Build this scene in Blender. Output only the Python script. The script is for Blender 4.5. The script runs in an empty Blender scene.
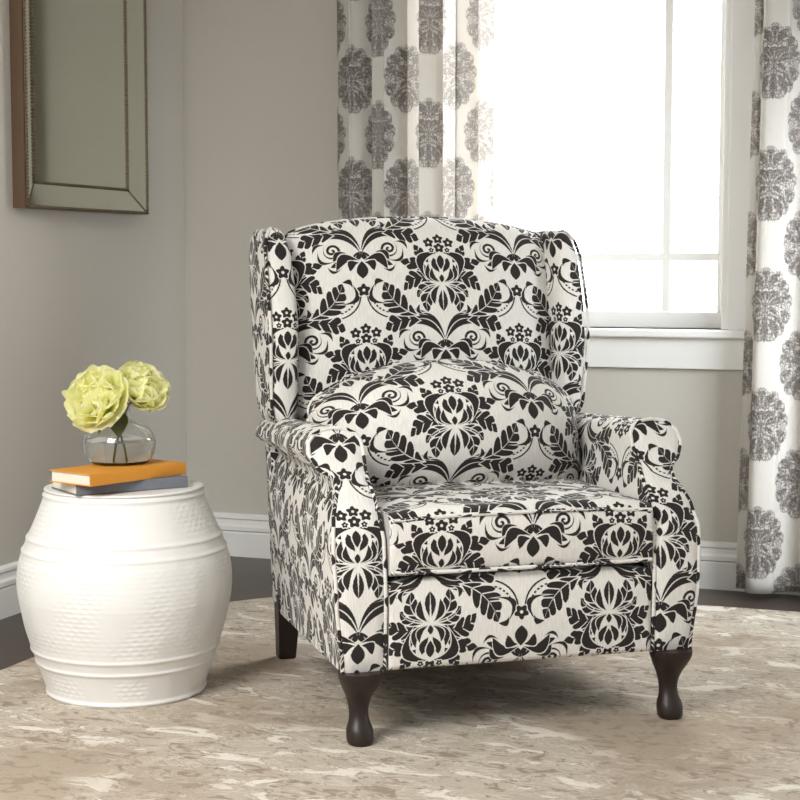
import bpy, bmesh, math, random
from mathutils import Vector, Matrix, noise
random.seed(7)
PI = math.pi
sc = bpy.context.scene
C = sc.collection

# ------------------------------------------------------------------ camera
F_PX = 1635.0
CAM_H = 0.962
PITCH = math.atan(135 / F_PX)
YAW = math.radians(20.5)
cam_d = bpy.data.cameras.new('camera')
cam_d.sensor_width = 36.0
cam_d.lens = 36.0 * F_PX / 800.0
cam_d.clip_start = 0.05
cam = bpy.data.objects.new('camera', cam_d)
C.objects.link(cam)
cam.location = (0, 0, CAM_H)
cam.rotation_euler = (PI / 2 - PITCH, 0, YAW)
sc.camera = cam

# ------------------------------------------------------------------ world, lights, exposure
sc.view_settings.view_transform = 'Standard'
sc.view_settings.look = 'None'
sc.view_settings.gamma = 1.0
sc.view_settings.use_curve_mapping = False
sc.view_settings.exposure = 0.18
ROOM_LEFT = 1.12
ROOM_RIGHT = 0.46
OUTSIDE = 8.0
w = bpy.data.worlds.new('world')
sc.world = w
w.use_nodes = True
wn, wl = w.node_tree.nodes, w.node_tree.links
bg = wn['Background']
tc = wn.new('ShaderNodeTexCoord')
sp = wn.new('ShaderNodeSeparateXYZ')
wl.new(tc.outputs['Generated'], sp.inputs[0])
mr = wn.new('ShaderNodeMapRange')
mr.interpolation_type = 'SMOOTHSTEP'
wl.new(sp.outputs['Y'], mr.inputs['Value'])
mr.inputs['From Min'].default_value = 0.25
mr.inputs['From Max'].default_value = 0.6
mixw = wn.new('ShaderNodeMix')
mixw.data_type = 'RGBA'
wl.new(mr.outputs[0], mixw.inputs[0])
mrx = wn.new('ShaderNodeMapRange')
mrx.interpolation_type = 'SMOOTHSTEP'
wl.new(sp.outputs['X'], mrx.inputs['Value'])
mrx.inputs['From Min'].default_value = -0.6
mrx.inputs['From Max'].default_value = 0.6
mixx = wn.new('ShaderNodeMix')
mixx.data_type = 'RGBA'
wl.new(mrx.outputs[0], mixx.inputs[0])
mixx.inputs[6].default_value = (ROOM_LEFT, ROOM_LEFT * 0.99, ROOM_LEFT * 0.975, 1)
mixx.inputs[7].default_value = (ROOM_RIGHT, ROOM_RIGHT * 0.99, ROOM_RIGHT * 0.975, 1)
wl.new(mixx.outputs[2], mixw.inputs[6])
mixw.inputs[7].default_value = (OUTSIDE * 0.97, OUTSIDE * 0.99, OUTSIDE, 1)
wl.new(mixw.outputs[2], bg.inputs['Color'])
bg.inputs['Strength'].default_value = 1.0


def c2w(x, y, z=0.0):
    """camera-aligned ground frame (x right, y ahead) to world"""
    return Vector((x * math.cos(YAW) - y * math.sin(YAW), x * math.sin(YAW) + y * math.cos(YAW), z))


def area(name, loc, target, size, power, color=(1, 1, 1), size_y=None):
    d = bpy.data.lights.new(name, 'AREA')
    d.energy = power
    d.color = color
    d.size = size
    if size_y:
        d.shape = 'RECTANGLE'
        d.size_y = size_y
    o = bpy.data.objects.new(name, d)
    C.objects.link(o)
    o.location = loc
    o.rotation_euler = (Vector(target) - Vector(loc)).to_track_quat('-Z', 'Y').to_euler()
    return o


area('left_key_light', c2w(-1.35, 1.35, 1.95), c2w(-0.62, 3.0, 0.0), 1.1, 31, (1.0, 0.99, 0.965)).data.spread = math.radians(120)  # added key light out of view on the left; no window is modelled there
area('wall_fill_light', c2w(1.75, 3.55, 1.2), c2w(1.05, 4.9, 0.50), 0.8, 13.5, (0.88, 0.95, 1.0)).data.spread = math.radians(100)  # added fill out of view, brightens the back wall right of the window
area('back_window_light', (-0.35, 5.5, 2.3), (-1.0, 3.2, 0.2), 1.5, 120, (0.96, 0.98, 1.0))

# ------------------------------------------------------------------ helpers
Z0 = 0.012            # top of the rug


def ray(px, py):
    x, z = (px - 400) / F_PX, (400 - py) / F_PX
    cp, spp = math.cos(PITCH), math.sin(PITCH)
    v = c2w(x, cp + z * spp)
    v.z = -spp + z * cp
    return v


def at_z(px, py, z):
    d = ray(px, py)
    return Vector((0, 0, CAM_H)) + d * ((z - CAM_H) / d.z)


def at_y(px, py, y):
    d = ray(px, py)
    return Vector((0, 0, CAM_H)) + d * (y / d.y)


def at_x(px, py, x):
    d = ray(px, py)
    return Vector((0, 0, CAM_H)) + d * (x / d.x)


def srgb(r, g, b):
    def f(c):
        c /= 255.0
        return c / 12.92 if c <= 0.04045 else ((c + 0.055) / 1.055) ** 2.4
    return (f(r), f(g), f(b), 1.0)


class MB:
    """collects grids and solids with explicit uvs into one mesh"""
    def __init__(s):
        s.v, s.f, s.uv, s.mi = [], [], [], []

    def grid(s, P, UV=None, closed=False, flip=False, m=0):
        n, k = len(P), len(P[0])
        b = len(s.v)
        for r in P:
            s.v.extend([tuple(p) for p in r])
        for i in range(n - 1):
            for j in range(k if closed else k - 1):
                j2 = (j + 1) % k
                q = [(i, j), (i, j2), (i + 1, j2), (i + 1, j)]
                if flip:
                    q.reverse()
                s.f.append([b + a * k + c for a, c in q])
                s.mi.append(m)
                if UV:
                    u = []
                    for a, c in q:
                        if closed and c == 0 and j2 == 0 and len(UV[a]) > k:
                            u.append(UV[a][k])
                        else:
                            u.append(UV[a][c])
                    s.uv.append(u)
                else:
                    s.uv.append([(0, 0)] * 4)

    def fan(s, ring, uvf=None, flip=False, m=0):
        b = len(s.v)
        s.v.extend([tuple(p) for p in ring])
        f = list(range(b, b + len(ring)))
        if flip:
            f.reverse()
        s.f.append(f)
        s.mi.append(m)
        s.uv.append([(uvf(Vector(s.v[i])) if uvf else (0, 0)) for i in f])

    def box(s, lo, hi, m=0, uvs=1.0):
        x0, y0, z0 = lo
        x1, y1, z1 = hi
        b = len(s.v)
        s.v.extend([(x, y, z) for z in (z0, z1) for y in (y0, y1) for x in (x0, x1)])
        for q in ((0, 2, 3, 1), (4, 5, 7, 6), (0, 1, 5, 4), (2, 6, 7, 3), (1, 3, 7, 5), (0, 4, 6, 2)):
            s.f.append([b + i for i in q])
            s.mi.append(m)
            s.uv.append([((s.v[b + i][0] + s.v[b + i][1]) * uvs, s.v[b + i][2] * uvs) for i in q])

    def lathe(s, prof, n=48, c=(0, 0), cap0=True, cap1=True, off=None):
        P = []
        for r, z in prof:
            P.append([(c[0] + r * math.cos(2 * PI * j / n), c[1] + r * math.sin(2 * PI * j / n), z) for j in range(n)])
        s.grid(P, closed=True)
        if cap0:
            s.fan(P[0], flip=True)
        if cap1:
            s.fan(P[-1])

    def tube(s, pts, r, n=8, closed=False, uvs=None):
        pts = [Vector(p) for p in pts]
        N = len(pts)
        P, UV = [], []
        up = Vector((0.13, 0.31, 0.94)).normalized()
        acc = 0
        prev = None
        for i in range(N + (1 if closed else 0)):
            p = pts[i % N]
            a = pts[(i - 1) % N] if (closed or i > 0) else p
            c = pts[(i + 1) % N] if (closed or i < N - 1) else p
            t = (c - a)
            t = t.normalized() if t.length > 1e-9 else Vector((0, 0, 1))
            if prev is None:
                x = t.cross(up).normalized()
            else:
                x = (prev - t * prev.dot(t)).normalized()
            prev = x
            y = t.cross(x)
            rr = r[i % N] if isinstance(r, (list, tuple)) else r
            P.append([p + x * math.cos(2 * PI * j / n) * rr + y * math.sin(2 * PI * j / n) * rr for j in range(n)])
            if i:
                acc += (p - pts[(i - 1) % N]).length
            UV.append([(acc, j * 2 * PI * rr / n) for j in range(n + 1)])
        s.grid(P, UV, closed=True)
        if not closed:
            s.fan(P[0], flip=True)
            s.fan(P[-1])

    def build(s, name, mats, parent=None, smooth=True, weld=0.0, angle=None):
        me = bpy.data.meshes.new(name)
        me.from_pydata(s.v, [], s.f)
        uvl = me.uv_layers.new(name='UVMap')
        k = 0
        for uvs in s.uv:
            for u in uvs:
                uvl.data[k].uv = u
                k += 1
        if not isinstance(mats, (list, tuple)):
            mats = [mats]
        for m in mats:
            me.materials.append(m)
        for p, mi in zip(me.polygons, s.mi):
            p.material_index = mi
            p.use_smooth = smooth
        if weld:
            bm = bmesh.new()
            bm.from_mesh(me)
            bmesh.ops.remove_doubles(bm, verts=bm.verts, dist=weld)
            bmesh.ops.recalc_face_normals(bm, faces=bm.faces)
            bm.to_mesh(me)
            bm.free()
        if angle is not None:
            try:
                me.set_sharp_from_angle(angle=math.radians(angle))
            except Exception:
                pass
        me.update()
        o = bpy.data.objects.new(name, me)
        C.objects.link(o)
        if parent:
            o.parent = parent
        return o


def empty(name, loc, rz=0, label=None, cat=None, group=None):
    o = bpy.data.objects.new(name, None)
    o.empty_display_size = 0.1
    C.objects.link(o)
    o.location = loc
    o.rotation_euler = (0, 0, rz)
    if label:
        o['label'] = label
        o['category'] = cat
    if group:
        o['group'] = group
    return o


def tag(o, label, cat, group=None):
    o['label'] = label
    o['category'] = cat
    if group:
        o['group'] = group
    return o


def struct(o):
    o['kind'] = 'structure'
    return o


def bevel(o, w_, seg=2):
    m = o.modifiers.new('bevel', 'BEVEL')
    m.width = w_
    m.segments = seg
    m.limit_method = 'ANGLE'
    return o


# ------------------------------------------------------------------ node helper
class NT:
    def __init__(s, name):
        s.mat = bpy.data.materials.new(name)
        s.mat.use_nodes = True
        s.t = s.mat.node_tree
        s.n, s.l = s.t.nodes, s.t.links
        s.bsdf = s.n['Principled BSDF']

    def m(s, op, a, b=None, c=None, clamp=False):
        nd = s.n.new('ShaderNodeMath')
        nd.operation = op
        nd.use_clamp = clamp
        for i, x in enumerate((a, b, c)):
            if x is None:
                continue
            if isinstance(x, (int, float)):
                nd.inputs[i].default_value = x
            else:
                s.l.new(x, nd.inputs[i])
        return nd.outputs[0]

    def node(s, typ, ins=None, **props):
        nd = s.n.new(typ)
        for k, v in props.items():
            setattr(nd, k, v)
        for k, v in (ins or {}).items():
            if isinstance(v, (int, float, tuple, list)):
                nd.inputs[k].default_value = v
            else:
                s.l.new(v, nd.inputs[k])
        return nd

    def mix(s, f, a, b):
        nd = s.n.new('ShaderNodeMix')
        nd.data_type = 'RGBA'
        for i, x in ((0, f), (6, a), (7, b)):
            if isinstance(x, (int, float, tuple)):
                nd.inputs[i].default_value = x
            else:
                s.l.new(x, nd.inputs[i])
        return nd.outputs[2]

    def noise(s, vec, scale, detail=2, rough=0.5, dist=0.0):
        return s.node('ShaderNodeTexNoise', {'Vector': vec, 'Scale': scale, 'Detail': detail, 'Roughness': rough, 'Distortion': dist})

    def bump(s, h, strength=0.3, dist=0.002):
        b = s.node('ShaderNodeBump', {'Height': h, 'Strength': strength, 'Distance': dist})
        s.l.new(b.outputs[0], s.bsdf.inputs['Normal'])
        return b

    def smooth(s, x, a, b):
        return s.node('ShaderNodeMapRange', {'Value': x, 'From Min': a, 'From Max': b}, interpolation_type='SMOOTHSTEP').outputs[0]


def simple(name, col, rough=0.5, metal=0.0, spec=0.5, bump=None):
    t = NT(name)
    t.bsdf.inputs['Base Color'].default_value = col
    t.bsdf.inputs['Roughness'].default_value = rough
    t.bsdf.inputs['Metallic'].default_value = metal
    t.bsdf.inputs['Specular IOR Level'].default_value = spec
    if bump:
        co = t.node('ShaderNodeTexCoord').outputs['Object']
        n = t.noise(co, bump[0], 3)
        t.bump(n.outputs[0], bump[1], bump[2] if len(bump) > 2 else 0.002)
    return t.mat


# ------------------------------------------------------------------ woven pattern (leaf, stroke, dot, flower, scroll shapes)
DAMASK = [
    ('L', 13.0, 8.0, 41.0, 22.0, 7.6, 0.1, -0.1, 3, 0.42, 0.0, 1, 0.8),
    ('L', 12.0, 20.0, 25.0, 39.0, 5.6, -0.05, 0.0, 3, 0.42, 0.0, 1, 0.8),
    ('L', 66.0, -70.0, 53.0, -51.0, 5.6, 0.05, 0.0, 3, 0.42, 0.0, 1, 0.8),
    ('L', 10.0, 1.0, 39.0, -8.0, 8.6, 0.26, 0.15, 4, 0.42, 0.0, 1, 1.0),
    ('L', 5.0, -2.0, 26.0, -15.0, 5.2, 0.15, 0.4, 3, 0.3, 0.8, 0, 1.1),
    ('L', 4.0, -3.0, 16.0, -30.0, 6.0, 0.2, 0.5, 3, 0.3, 0.9, 0, 1.1),
    ('L', 2.5, -3.0, 8.4, -22.0, 2.8, 0.18, 0.3, 0, 0, 0, 0, 1.0),
    ('L', 0.0, -6.0, 0.0, -29.0, 4.6, 0, 0.25, 0, 0, 0.9, 0, 1.2),
    ('L', 1.0, 30.5, 16.0, 4.0, 4.2, 0.42, -0.1, 0, 0, 0, 0, 1.1),
    ('L', 79.0, -59.5, 94.0, -86.0, 4.2, 0.42, -0.1, 0, 0, 0, 0, 1.1),
    ('L', 77.0, -59.5, 62.0, -86.0, 4.2, -0.42, -0.1, 0, 0, 0, 0, 1.1),
    ('L', 3.0, 0.0, 12.5, 19.0, 3.1, -0.26, 0.2, 0, 0, 0, 0, 1.0),
    ('L', 2.0, 0.5, 9.0, 15.0, 2.4, -0.25, 0.2, 0, 0, 0, 0, 0.9),
    ('L', 1.6, 10.0, 7.0, 25.0, 3.2, -0.1, 0.3, 0, 0, 0, 0, 1.0),
    ('L', 0.0, 0.0, 0.0, 8.0, 2.4, 0, 0, 0, 0, 0, 0, 0.8),
    ('L', 0.0, 13.0, 0.0, 28.0, 3.6, 0, 0.2, 0, 0, 0, 0, 1.0),
    ('F', 0.0, 35.5, 5.6),
    ('F', 78.0, -54.5, 5.6),
    ('F', 78.0, -45.0, 5.4),
    ('F', 68.0, -49.0, 5.4),
    ('F', 8.0, 33.0, 2.8),
    ('F', 70.0, -57.0, 2.8),
    ('L', -1.0, -57.0, 52.0, -29.0, 2.1, 0.22, -0.3, 0, 0, 0, 0, 0.9),
    ('L', 1.0, -57.0, -52.0, -29.0, 2.1, -0.22, -0.3, 0, 0, 0, 0, 0.9),
    ('L', -1.0, -62.0, 46.0, -46.0, 6.2, 0.36, 0.0, 0, 0, 0.8, 0, 1.1),
    ('L', 77.0, 28.0, 124.0, 44.0, 6.2, 0.36, 0.0, 0, 0, 0.8, 0, 1.1),
    ('L', 1.0, -62.0, -46.0, -46.0, 6.2, -0.36, 0.0, 0, 0, 0.8, 0, 1.1),
    ('L', 79.0, 28.0, 32.0, 44.0, 6.2, -0.36, 0.0, 0, 0, 0.8, 0, 1.1),
    ('L', 24.0, -38.0, 59.0, -46.0, 10.0, 0.12, 0.35, 4, 0.45, 0, 1, 0.9),
    ('L', 26.0, -33.0, 58.0, 1.0, 11.5, -0.14, 0.3, 5, 0.45, 0.6, 1, 1.1),
    ('L', 20.0, -32.0, 24.0, -22.0, 1.9, -0.35, 0.5, 0, 0, 0, 0, 0.6),
    ('L', 55.0, -20.0, 66.0, 1.0, 2.4, -0.5, 0.1, 0, 0, 0, 0, 1.0),
    ('L', 67.0, -4.0, 58.0, 2.0, 2.4, -0.35, 0.5, 0, 0, 0, 0, 0.2),
    ('S', 56.0, -34.0, 75.0, -12.0, 0.8, -0.16),
    ('D', 54.0, -29.5, 71.0, -10.0, 0.7, -0.17, 7),
    ('P', 27.5, -55.0, 8.4, 5.0, 2.0, 1),
    ('P', 50.5, 35.0, 8.4, 5.0, 2.0, -1),
    ('L', 14.0, -58.0, 27.0, -67.0, 3.0, 0.25, 0.3, 0, 0, 0, 0, 0.4),
    ('L', 64.0, 32.0, 51.0, 23.0, 3.0, -0.25, 0.3, 0, 0, 0, 0, 0.4),
    ('L', 26.0, -66.0, 41.0, -54.0, 1.6, -0.4, 0, 0, 0, 0, 0, 0.3),
    ('L', 52.0, 24.0, 37.0, 36.0, 1.6, 0.4, 0, 0, 0, 0, 0, 0.3),
    ('L', 56.0, 27.0, 48.0, 18.0, 2.4, 0.2, 0.4, 0, 0, 0, 0, 0.3),
    ('L', 34.0, -48.0, 46.0, -56.0, 1.6, 0.3, 0.3, 0, 0, 0, 0, 0.3),
    ('L', -1.0, -57.0, 10.0, -65.0, 3.6, -0.1, 0.0, 0, 0, 0, 0, 0.2),
    ('L', 77.0, 33.0, 88.0, 25.0, 3.6, -0.1, 0.0, 0, 0, 0, 0, 0.2),
    ('L', 1.0, -57.0, -10.0, -65.0, 3.6, 0.1, 0.0, 0, 0, 0, 0, 0.2),
    ('L', 79.0, 33.0, 68.0, 25.0, 3.6, 0.1, 0.0, 0, 0, 0, 0, 0.2),
    ('L', 73.0, 28.0, 61.0, 26.0, 1.4, 0.3, 0.0, 0, 0, 0, 0, 0.3),
    ('L', 2.0, -67.0, 25.0, -76.0, 4.6, 0.34, 0.5, 0, 0, 0, 0, 1.2),
    ('L', 76.0, 23.0, 53.0, 14.0, 4.6, -0.34, 0.5, 0, 0, 0, 0, 1.2),
    ('L', 76.0, 21.0, 66.0, 13.0, 3.8, -0.35, 0.5, 0, 0, 0, 0, 1.1),
    ('L', 58.0, 16.0, 45.0, 19.0, 1.4, 0.35, 0.2, 0, 0, 0, 0, 0.2),
    ('L', 78.0, 23.0, 78.0, 5.0, 5.6, 0, 0.2, 0, 0, 0, 0, 1.3),
    ('F', 78.0, -6.5, 6.6),
]
MEDALLION = [
    ('L', 0.0, -2.0, 0.0, 14.0, 4.2, 0, 0.2, 0, 0, 0.9, 0, 1.0),
    ('L', 2.0, 0.0, 13.0, 13.0, 3.2, 0.25, 0.2, 0, 0, 0.7, 0, 0.9),
    ('L', -2.0, 0.0, -13.0, 13.0, 3.2, -0.25, 0.2, 0, 0, 0.7, 0, 0.9),
    ('L', 3.0, -1.0, 17.0, 3.0, 3.0, 0.2, 0.2, 0, 0, 0.7, 0, 0.9),
    ('L', 1.0, 15.0, 1.0, 33.0, 2.6, 0, 0.2, 3, 0.5, 0, 1, 0.8),
    ('L', 47.0, -41.0, 47.0, -23.0, 2.6, 0, 0.2, 3, 0.5, 0, 1, 0.8),
    ('L', -1.0, 15.0, -1.0, 33.0, 2.6, 0, 0.2, 3, 0.5, 0, 1, 0.8),
    ('L', 45.0, -41.0, 45.0, -23.0, 2.6, 0, 0.2, 3, 0.5, 0, 1, 0.8),
    ('L', 3.0, 16.0, 13.0, 29.0, 3.6, 0.15, 0.1, 3, 0.5, 0, 1, 0.8),
    ('L', 49.0, -40.0, 59.0, -27.0, 3.6, 0.15, 0.1, 3, 0.5, 0, 1, 0.8),
    ('L', 43.0, -40.0, 33.0, -27.0, 3.6, -0.15, 0.1, 3, 0.5, 0, 1, 0.8),
    ('L', 12.0, 12.0, 23.0, 21.0, 3.8, 0.2, 0.1, 3, 0.5, 0, 1, 0.8),
    ('L', 15.0, 2.0, 28.0, 8.0, 3.6, 0.15, 0.1, 3, 0.5, 0, 1, 0.8),
    ('L', 14.0, -5.0, 27.0, -8.0, 3.6, -0.15, 0.1, 3, 0.5, 0, 1, 0.8),
    ('L', 9.0, -9.0, 22.0, -22.0, 4.0, -0.15, 0.1, 3, 0.5, 0, 1, 0.8),
    ('L', 3.0, -12.0, 11.0, -30.0, 3.4, 0.15, 0.2, 3, 0.5, 0, 1, 0.8),
    ('L', 43.0, 44.0, 35.0, 26.0, 3.4, -0.15, 0.2, 3, 0.5, 0, 1, 0.8),
    ('L', 0.0, -8.0, 0.0, -35.0, 3.6, 0, 0.1, 3, 0.5, 0, 1, 0.8),
    ('L', 46.0, 48.0, 46.0, 21.0, 3.6, 0, 0.1, 3, 0.5, 0, 1, 0.8),
    ('P', 8.0, 23.0, 4.5, 3.4, 1.0, 1),
    ('P', 38.0, -33.0, 4.5, 3.4, 1.0, -1),
    ('P', 20.0, 12.0, 4.2, 3.2, 2.0, 1),
    ('P', 21.0, -13.0, 4.4, 3.2, 4.0, 1),
    ('P', 7.0, -20.0, 4.2, 3.2, 3.0, 1),
    ('L', 2.0, -3.0, 10.0, -9.0, 2.2, 0.2, 0, 0, 0, 0, 0, 0.7),
    ('S', 4.0, -6.0, 20.0, 6.0, 0.6, 0.35),
    ('S', 4.0, 10.0, 14.0, -12.0, 0.6, -0.4),
    ('S', -4.0, 10.0, -14.0, -12.0, 0.6, 0.4),
]
CW2, CH2, CYC = 46, 56, -28



def pattern_nodes(t, u, v, prims, W2, H2, YC):
    """field of the woven ornament (positive inside) from texture coordinates in drawing units"""
    m = t.m
    y = m('DIVIDE', m('SUBTRACT', v, YC), H2)
    k = m('FLOOR', y)
    odd = m('MODULO', m('ABSOLUTE', k), 2.0)
    odd = m('GREATER_THAN', odd, 0.5)
    yy = m('MULTIPLY_ADD', k, -H2, v)
    xx = m('PINGPONG', u, W2)
    # odd rows: xx = W2 - xx
    xx = m('MULTIPLY_ADD', odd, m('MULTIPLY_ADD', xx, -2.0, W2), xx)
    acc = None
    for p in prims:
        kd = p[0]
        if kd in 'LSD':
            x0, y0, x1, y1, w_, bend = p[1:7]
            L = math.hypot(x1 - x0, y1 - y0)
            ux, uy = (x1 - x0) / L, (y1 - y0) / L
            uu = m('MULTIPLY_ADD', xx, ux / L, m('MULTIPLY_ADD', yy, uy / L, -(x0 * ux + y0 * uy) / L))
            vv = m('MULTIPLY_ADD', xx, -uy, m('MULTIPLY_ADD', yy, ux, x0 * uy - y0 * ux))
            h = m('SUBTRACT', uu, 0.5)
            par = m('MULTIPLY_ADD', m('MULTIPLY', h, h), -4.0, 1.0)
            if bend:
                vv = m('MULTIPLY_ADD', par, -bend * L, vv)
            vv = m('ABSOLUTE', vv)
        if kd == 'L':
            sk, lob, ld, rib, vein, halo = p[7:13]
            if sk:
                wu = m('MULTIPLY', par, m('MAXIMUM', m('MULTIPLY_ADD', h, 2 * sk * w_, w_), 0.15 * w_))
            else:
                wu = m('MULTIPLY', par, w_)
            d = m('SUBTRACT', wu, vv)
            if lob:
                fr = m('MULTIPLY_ADD', vv, -.75 / L, uu)
                c = m('PINGPONG', m('MULTIPLY_ADD', fr, 2.0 * lob, 1.0), 1.0)
                c3 = m('MULTIPLY', m('MULTIPLY', c, c), c)
                F = m('MULTIPLY_ADD', m('MULTIPLY', c3, wu), -ld, d)
                F = m('MINIMUM', F, m('MAXIMUM', m('MULTIPLY_ADD', c, -L / lob * .5, .87 * L / lob * .5), m('SUBTRACT', .7, vv)))
            else:
                F = d
            if rib:
                F = m('MINIMUM', F, m('MULTIPLY_ADD', uu, rib, m('SUBTRACT', vv, rib)))
            if acc is None:
                acc = F
            else:
                acc = m('MAXIMUM', m('MINIMUM', acc, m('SUBTRACT', -halo, d)), F)
        else:
            if kd == 'S':
                e = m('MULTIPLY_ADD', m('ABSOLUTE', h), -L, .5 * L)
                F = m('MINIMUM', m('SUBTRACT', w_, vv), e)
            elif kd == 'D':
                e = m('MULTIPLY_ADD', m('ABSOLUTE', h), -L, .5 * L)
                fr = m('MULTIPLY', m('PINGPONG', m('MULTIPLY_ADD', uu, p[7], .5), .5), .8 * L / p[7])
                F = m('MINIMUM', m('SUBTRACT', w_ + .15, m('MAXIMUM', vv, fr)), e)
            elif kd == 'F':
                dx, dy = m('SUBTRACT', xx, p[1]), m('SUBTRACT', yy, p[2])
                r = m('SQRT', m('MULTIPLY_ADD', dx, dx, m('MULTIPLY', dy, dy)))
                th = m('ARCTAN2', dx, dy)
                R = m('MULTIPLY_ADD', m('COSINE', m('MULTIPLY', th, 5.0)), .16 * p[3], .84 * p[3])
                F = m('MINIMUM', m('SUBTRACT', R, r), m('SUBTRACT', r, .22 * p[3]))
                acc = m('MINIMUM', acc, m('SUBTRACT', m('SUBTRACT', r, R), .9)) if acc is not None else None
            elif kd == 'P':
                dx, dy = m('MULTIPLY_ADD', xx, p[6], -p[1] * p[6]), m('SUBTRACT', yy, p[2])
                r = m('SQRT', m('MULTIPLY_ADD', dx, dx, m('MULTIPLY', dy, dy)))
                th = m('ARCTAN2', dy, dx)
                tt = m('FRACT', m('MULTIPLY_ADD', r, 1 / p[4], m('MULTIPLY_ADD', th, -1 / (2 * PI), 4 - p[5] / 6.283)))
                F = m('MINIMUM', m('MULTIPLY_ADD', m('ABSOLUTE', m('SUBTRACT', tt, .5)), -p[4], .26 * p[4]), m('SUBTRACT', p[3], r))
            acc = F if acc is None else m('MAXIMUM', acc, F)
    return acc


def damask():
    t = NT('damask_upholstery')
    uv = t.node('ShaderNodeUVMap', uv_map='UVMap').outputs[0]
    sep = t.node('ShaderNodeSeparateXYZ', {0: uv})
    u = t.m('MULTIPLY', sep.outputs[0], 405.0)
    v = t.m('MULTIPLY', sep.outputs[1], 420.0)
    nz = t.noise(uv, 300.0, 1)
    u = t.m('MULTIPLY_ADD', t.m('SUBTRACT', nz.outputs[0], .5), 1.1, u)
    f = pattern_nodes(t, u, v, DAMASK, 78.0, 90.0, -60.0)
    mask = t.smooth(f, -0.35, 0.35)
    slub = t.noise(t.node('ShaderNodeMapping', {0: uv, 'Scale': (420.0, 40.0, 1.0)}).outputs[0], 1.0, 2)
    light = t.mix(t.smooth(slub.outputs[0], .35, .7), srgb(216, 213, 207), srgb(229, 226, 221))
    dark = t.mix(slub.outputs[0], srgb(30, 26, 25), srgb(48, 42, 40))
    col = t.mix(mask, light, dark)
    t.l.new(col, t.bsdf.inputs['Base Color'])
    t.bsdf.inputs['Roughness'].default_value = 0.85
    t.bsdf.inputs['Specular IOR Level'].default_value = 0.25
    t.bsdf.inputs['Sheen Weight'].default_value = 0.1
    h = t.m('MULTIPLY_ADD', mask, .6, t.m('MULTIPLY', slub.outputs[0], .5))
    t.bump(h, 0.35, 0.0015)
    return t.mat


def curtain_mat():
    t = NT('printed_curtain_cloth')
    uv = t.node('ShaderNodeUVMap', uv_map='UVMap').outputs[0]
    sep = t.node('ShaderNodeSeparateXYZ', {0: uv})
    u = t.m('MULTIPLY', sep.outputs[0], 330.0)
    v = t.m('MULTIPLY', sep.outputs[1], 330.0)
    f = pattern_nodes(t, u, v, MEDALLION, CW2, CH2, CYC)
    vor = t.node('ShaderNodeTexVoronoi', {'Vector': uv, 'Scale': 150.0, 'Randomness': 1.0}, feature='DISTANCE_TO_EDGE').outputs['Distance']
    grain = t.smooth(vor, .02, .14)
    mask = t.smooth(f, -0.25, 0.25)
    # oval body of each medallion, in the same folded cell
    yq = t.m('DIVIDE', t.m('SUBTRACT', v, CYC), CH2)
    kq = t.m('FLOOR', yq)
    oq = t.m('GREATER_THAN', t.m('MODULO', t.m('ABSOLUTE', kq), 2.0), .5)
    yf = t.m('MULTIPLY_ADD', kq, -CH2, v)
    xf = t.m('PINGPONG', u, CW2)
    xf = t.m('MULTIPLY_ADD', oq, t.m('MULTIPLY_ADD', xf, -2.0, CW2), xf)
    best = None
    for cx_, cy_ in ((0, 0), (CW2, CH2), (CW2, -CH2)):
        dx = t.m('DIVIDE', t.m('SUBTRACT', xf, cx_), 31.0)
        dy = t.m('DIVIDE', t.m('SUBTRACT', yf, cy_), 36.0)
        rr = t.m('SQRT', t.m('ADD', t.m('MULTIPLY', dx, dx), t.m('MULTIPLY', dy, dy)))
        lob = t.m('MULTIPLY', t.m('ABSOLUTE', t.m('COSINE', t.m('MULTIPLY', t.m('ARCTAN2', dx, dy), 6.5))), .10)
        d_ = t.m('SUBTRACT', t.m('ADD', .90, lob), rr)
        best = d_ if best is None else t.m('MAXIMUM', best, d_)
    # fine mirrored filigree
    fold = t.node('ShaderNodeCombineXYZ', {0: xf, 1: yf, 2: 0.0}).outputs[0]
    v1 = t.node('ShaderNodeTexVoronoi', {'Vector': fold, 'Scale': .30, 'Randomness': .9}, feature='DISTANCE_TO_EDGE').outputs['Distance']
    ln = t.noise(fold, .16, 3, .6, 1.2).outputs[0]
    ln = t.m('ABSOLUTE', t.m('SUBTRACT', t.m('FRACT', t.m('MULTIPLY', ln, 7.0)), .5))
    fil = t.m('MAXIMUM', t.smooth(v1, .11, .04), t.smooth(ln, .16, .08))
    oval = t.smooth(best, .0, .04)
    body = t.mix(fil, srgb(222, 218, 213), srgb(134, 127, 124))
    # pale ground of the medallion
    ink = t.mix(grain, srgb(170, 164, 160), srgb(98, 91, 89))
    cloth = srgb(228, 225, 219)
    col = t.mix(mask, t.mix(oval, cloth, body), ink)
    t.l.new(col, t.bsdf.inputs['Base Color'])
    t.bsdf.inputs['Roughness'].default_value = 0.9
    t.bsdf.inputs['Specular IOR Level'].default_value = 0.15
    tr = t.node('ShaderNodeBsdfTranslucent', {'Color': t.mix(.68, col, srgb(236, 233, 228))})
    mx = t.node('ShaderNodeMixShader', {0: 0.5})
    t.l.new(t.bsdf.outputs[0], mx.inputs[1])
    t.l.new(tr.outputs[0], mx.inputs[2])
    t.l.new(mx.outputs[0], t.n['Material Output'].inputs[0])
    wv = t.noise(uv, 900.0, 1)
    t.bump(wv.outputs[0], 0.15, 0.001)
    return t.mat


M_FAB = damask()
M_CUR = curtain_mat()
M_LEG = simple('dark_espresso_wood', srgb(40, 29, 25), 0.42, spec=0.4)
M_TRIM = simple('white_painted_trim', srgb(222, 221, 217), 0.45, bump=(30, .03))


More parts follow.
